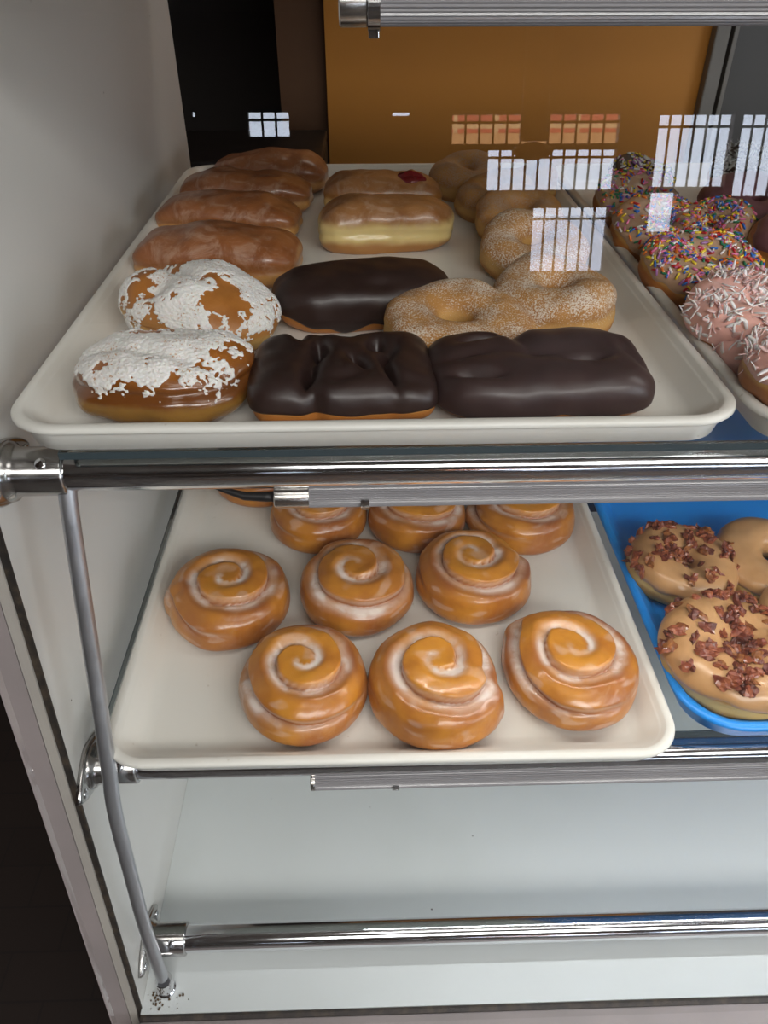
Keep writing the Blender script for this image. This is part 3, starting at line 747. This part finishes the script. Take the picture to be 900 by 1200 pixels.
# ------------------------------------------------------------------ light bars clipped under the rails
def light_bar(label, x0, y, z, clipx, r=.0070, cable=False, dim=None, caplen=.025):
    t = thing('shelf_light', label, 'light bar', (x0, y, z))
    L = XR-.03-x0; bm = bmesh.new(); n = 64; A = []; B = []
    for i in range(n):
        a = 2*PI*i/n; rr = r*(1+.085*(i % 2)); A.append(bm.verts.new((caplen, rr*math.cos(a), rr*math.sin(a)))); B.append(bm.verts.new((L, rr*math.cos(a), rr*math.sin(a))))
    for i in range(n): bm.faces.new((A[i], A[(i+1) % n], B[(i+1) % n], B[i]))
    bm.faces.new(A[::-1]); bm.faces.new(B); bmesh.ops.recalc_face_normals(bm, faces=bm.faces)
    obj('ribbed_cover', bm, M['ribbed'], t, smooth=False)
    bm = bmesh.new(); R = r*1.12; add_lathe(bm, [(0, R*.9), (.0008, R), (caplen-.0006, R), (caplen, R*.97)], (0, 0, 0), (1, 0, 0), 40)
    obj('end_cap', bm, M['cap'], t).modifiers.new('s', 'EDGE_SPLIT')
    for cx in (clipx, clipx+.62):
        bm = bmesh.new(); w = .0028
        prev = None
        for i in range(25):
            a = PI*1.0+(-1.15+2.3*i/24)*PI*.5+PI*.5; ring_ = []
            for dx, rr in ((-w, R*1.02), (w, R*1.02), (w, R*1.15), (-w, R*1.15)): ring_.append(bm.verts.new((cx-x0+dx, rr*math.cos(a), rr*math.sin(a))))
            if prev:
                for k in range(4): bm.faces.new((prev[k], prev[(k+1) % 4], ring_[(k+1) % 4], ring_[k]))
            else: bm.faces.new(ring_)
            prev = ring_
        bm.faces.new(prev[::-1])
        add_box(bm, (cx-x0-w*.9, -.0012, -R*1.45), (cx-x0+w*.9, .0012, -R*1.10), .0005)
        bmesh.ops.recalc_face_normals(bm, faces=bm.faces)
        obj('clip', bm, M['nickel'], t, smooth=False)
    if cable:
        bm = bmesh.new(); P = [(-.0005, 0, 0), (-.006, 0, 0), (-.020, .0005, .0004), (-.034, .003, .004), (-.050, .008, .009), (-.070, .016, .014), (-.100, .030, .0150), (-.14, .040, .0145)]
        add_tube(bm, P, [.0038, .0036, .0030, .0019, .0018, .0018, .0018, .0018], 14); obj('cable', bm, M['black'], t)
    return t
light_bar('ribbed light bar with silver end cap and black cable under the upper chrome rail', -.0620, .4230, -.3020, -.0010, r=.0073, cable=True, caplen=.0235)
light_bar('ribbed light bar without a cable under the lower tray rail', -.0515, .3880, -.5750, .0205, r=.0074, caplen=.0040)
light_bar('ribbed light bar at the very top edge of the picture', -.0090, .4200, -.0240, .0070, r=.0085, caplen=.0130)

# ------------------------------------------------------------------ the shop around it
def struct(name, bm, mat): return tag(obj(name, bm, mat, smooth=False), kind='structure')
def wallmat(name, c1, c2, rough=.7, scale=2.2):
    t = NT(name); c = t.mix(t.rng(t.noise(scale, 5), .35, .75), c1, c2); t.set(color=c, rough=rough); t.bump(t.noise(120, 3), .15, .002); return t.m
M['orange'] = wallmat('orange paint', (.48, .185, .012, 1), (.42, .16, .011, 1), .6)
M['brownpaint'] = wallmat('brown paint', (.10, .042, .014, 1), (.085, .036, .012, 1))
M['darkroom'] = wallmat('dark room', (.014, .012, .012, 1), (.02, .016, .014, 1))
t = NT('dark floor tiles'); br_ = t.n('ShaderNodeTexBrick'); br_.inputs['Scale'].default_value = 3; br_.inputs['Color1'].default_value = (.016, .010, .008, 1); br_.inputs['Color2'].default_value = (.019, .012, .0095, 1)
br_.inputs['Mortar'].default_value = (.012, .008, .007, 1); br_.inputs['Mortar Size'].default_value = .006; t.l(t.coord(), br_.inputs['Vector']); t.set(color=br_.outputs['Color'], rough=.7); M['floor'] = t.m
M['ceil'] = wallmat('brown ceiling', (.16, .10, .07, 1), (.13, .085, .06, 1), .9)
M['shopwall'] = wallmat('dark brown shop wall', (.085, .045, .028, 1), (.07, .038, .024, 1))
X0, X1, Y0, Y1, Z0, Z1 = -4.0, 5.0, -8.0, 4.6, -1.5, 1.45
struct('floor', box((X0, Y0-.1, Z0-.1), (X1, Y1, Z0)), M['floor'])
struct('ceiling', box((X0, Y0-.1, Z1), (X1, Y1, Z1+.1)), M['ceil'])
struct('wall_left', box((X0-.1, Y0-.1, Z0), (X0, Y1, Z1)), M['shopwall'])
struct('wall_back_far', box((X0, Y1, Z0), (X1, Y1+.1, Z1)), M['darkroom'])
# orange wall behind the counter with a doorway on its left and a grey framed door on its right
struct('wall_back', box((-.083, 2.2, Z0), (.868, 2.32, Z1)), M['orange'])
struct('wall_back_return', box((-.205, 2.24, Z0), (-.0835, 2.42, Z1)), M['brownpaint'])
struct('wall_back_right', box((1.20, 2.2, Z0), (X1, 2.32, Z1)), M['shopwall'])
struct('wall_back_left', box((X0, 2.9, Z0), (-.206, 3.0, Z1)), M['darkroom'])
M['greyframe'] = simple('grey painted metal', (.17, .155, .135, 1), .45)
M['greydark'] = simple('dark grey door', (.055, .05, .045, 1), .5)
dr = bmesh.new(); add_box(dr, (.935, 2.235, Z0), (1.199, 2.275, Z1))
struct('door_1', dr, M['greydark'])
fr = bmesh.new(); add_box(fr, (.8685, 2.17, Z0), (.905, 2.30, Z1), .004); add_box(fr, (.922, 2.19, Z0), (.934, 2.29, Z1), .002)
struct('trim_1', fr, M['greyframe'])
fr = bmesh.new(); add_box(fr, (.906, 2.25, Z0), (.921, 2.28, Z1)); struct('trim_2', fr, M['black'])
# black block added in the doorway, standing in for a dark reflection
t = thing('reflection_block', 'black block standing in for a dark reflection in the doorway behind the case, left of the orange wall', 'reflection stand-in', (-.30, 2.0, Z0))
obj('body', box((-.32, -.16, .0), (.214, .16, 1.085), .006), simple('black laminate', (.006, .005, .005, 1), .5), t)
obj('top', box((-.33, -.17, 1.0855), (.214, .17, 1.105), .004), simple('black block top', (.008, .007, .007, 1), .4), t)

# storefront wall behind the photographer, seen mirrored in the case glass
SC = None
openings = []
def refl_rect(x0, z0, x1, z1): openings.append((x0, x1, z0, z1))
BARSP = .14
openings = [(-1.141, -.725, .337, .619), (-1.708, -1.667, .521, .622), (.33, .505, .52, .61), (.941, 2.67, .255, .585), (1.323, 2.67, -.19, .2545),
            (3.08, 3.86, -.168, .575), (3.95, 4.90, -.264, .573), (1.835, 2.645, -1.02, -.31), (3.08, 3.36, -.62, -.1685)]
xs = sorted({X0, X1} | {o[0] for o in openings} | {o[1] for o in openings}); zs = sorted({Z0, Z1} | {o[2] for o in openings} | {o[3] for o in openings})
bm = bmesh.new()
for a, b in zip(xs, xs[1:]):
    run = None
    for c, d in zip(zs, zs[1:]):
        mx, mz = (a+b)/2, (c+d)/2; solid = not any(o[0] < mx < o[1] and o[2] < mz < o[3] for o in openings)
        if solid: run = (run[0], d) if run else (c, d)
        if (not solid or d == Z1) and run:
            add_box(bm, (a, Y0-.1, run[0]), (b, Y0, run[1])); run = None
struct('wall_front', bm, M['shopwall'])
M['iron'] = simple('dark iron', (.02, .018, .018, 1), .6)
for i, (a, b, c, d) in enumerate(openings):
    bm = bmesh.new(); w = b-a
    add_box(bm, (a, Y0-.09, c), (b, Y0-.05, c+.03)); add_box(bm, (a, Y0-.09, d-.03), (b, Y0-.05, d))
    if w > .3:
        n = max(2, round(w/BARSP))
        for k in range(1, n): x = a+w*k/n; add_box(bm, (x-.011, Y0-.07, c), (x+.011, Y0-.055, d))
        zt = d-.14 if d-c > .5 else d-.1
        add_box(bm, (a, Y0-.075, zt-.012), (b, Y0-.05, zt+.012))
    struct('window_%d' % (i+1), bm, M['iron'])
# street outside
struct('pavement', box((-14, -40, -1.75), (30, Y0-.1, -1.6)), simple('pale concrete', (.72, .74, .80, 1), .9))
t = NT('brick canopy'); bk = t.n('ShaderNodeTexBrick'); bk.inputs['Scale'].default_value = 1.0; bk.inputs['Brick Width'].default_value = .95; bk.inputs['Row Height'].default_value = .52; bk.inputs['Mortar Size'].default_value = .05; bk.offset = 0
bk.inputs['Color1'].default_value = (.62, .11, .05, 1); bk.inputs['Color2'].default_value = (.52, .09, .05, 1); bk.inputs['Mortar'].default_value = (.7, .40, .16, 1)
mp_ = t.n('ShaderNodeMapping'); mp_.inputs['Rotation'].default_value = (R_(90), 0, 0); t.l(t.coord(), mp_.inputs[0]); t.l(mp_.outputs[0], bk.inputs['Vector']); t.set(color=bk.outputs['Color'], rough=.8); M['awn'] = t.m
cp = thing('shop_canopy', 'red brick coloured canopy across the street, mirrored in the case glass', 'canopy', (4.1, -19, .6))
obj('red_fascia', box((-2.2, -.5, .38), (2.2, 0, 1.2)), M['awn'], cp, smooth=False)
obj('orange_fascia', box((-2.2, -.45, .07), (2.2, .02, .375)), simple('orange fascia', (.66, .30, .10, 1), .7), cp, smooth=False)
for s in (-2.05, 2.05): obj('post', box((s-.08, -.3, -2.2), (s+.08, -.14, .065)), M['iron'], cp, smooth=False)
pl = thing('pendant_lamp', 'dark oval hanging lamp shade mirrored in front of the bright shop window', 'lamp', (1.684, -7.5, Z1))
bm = bmesh.new(); add_lathe(bm, [(0, .05), (.02, .13), (.05, .185), (.08, .20), (.12, .18), (.16, .06)], (0, 0, .115-Z1), (0, 0, 1), 32); obj('lamp_shade', bm, M['shopwall'], pl)
bm = bmesh.new(); add_lathe(bm, [(0, .13), (.90, .13), (1.16, .13)], (0, 0, .286-Z1), (0, 0, 1), 24); obj('housing', bm, M['shopwall'], pl)

# ------------------------------------------------------------------ light
def area(name, loc, rot, sx, sy, power, col=(1, 1, 1), spread=PI):
    d = bpy.data.lights.new(name, 'AREA'); d.shape = 'RECTANGLE'; d.size = sx; d.size_y = sy; d.energy = power; d.color = col; d.spread = spread
    o = bpy.data.objects.new(name, d); C.objects.link(o); o.location = loc; o.rotation_euler = [math.radians(a) for a in rot]; return o
# unseen overhead fill lights, added; daylight from a window on the right
area('ceiling_fill_light', (1.2, -2.5, 1.40), (0, 0, 0), 3.0, 1.4, 185, (1, .97, .95))
area('ceiling_fill_light', (.5, -.55, 1.40), (0, 0, 0), 1.2, .5, 7, (1, .96, .93))
area('ceiling_fill_light', (.6, 1.75, 1.40), (0, 0, 0), 1.2, .4, 6.5, (1, .90, .80))
area('side_window_light', (4.0, -1.9, .0), (0, 90, -26), 2.0, 2.6, 92, (.86, .92, 1.0))
# the lower light bars are assumed lit, shining inwards onto the tier below them
area('shelf_fill_strip', (.86, .4310, -.0290), (-38, 0, 0), 1.10, .008, 1.3, (1, .98, .96))  # added fill under the top bar, to brighten the right of the upper tier
area('shelf_fill_strip', (.69, .4325, -.3060), (-38, 0, 0), 1.40, .008, 1.9, (1, .97, .93))
area('shelf_fill_strip', (.69, .3975, -.5800), (-38, 0, 0), 1.40, .008, 1.8, (.93, .97, 1))
struct('wall_right', box((X1, Y0-.1, Z0), (X1+.1, Y1, Z1)), M['shopwall'])

w = bpy.data.worlds.new('sky'); bpy.context.scene.world = w; w.use_nodes = True
bg = w.node_tree.nodes['Background']; bg.inputs[0].default_value = (.76, .84, 1.0, 1); bg.inputs[1].default_value = 7.0

# ------------------------------------------------------------------ camera
cam = bpy.data.cameras.new('camera'); co = bpy.data.objects.new('camera', cam); C.objects.link(co)
th, ps = R_(36.8), R_(1.6)
co.location = (0, 0, 0); co.rotation_euler = (PI/2-th, 0, -ps)
cam.sensor_fit = 'VERTICAL'; cam.sensor_height = 24; cam.sensor_width = 18; cam.lens = 24*900/1200; cam.clip_start = .02
bpy.context.scene.camera = co
sc = bpy.context.scene
sc.view_settings.view_transform = 'Standard'; sc.view_settings.look = 'None'; sc.view_settings.gamma = 1; sc.view_settings.use_curve_mapping = False
sc.view_settings.exposure = 0
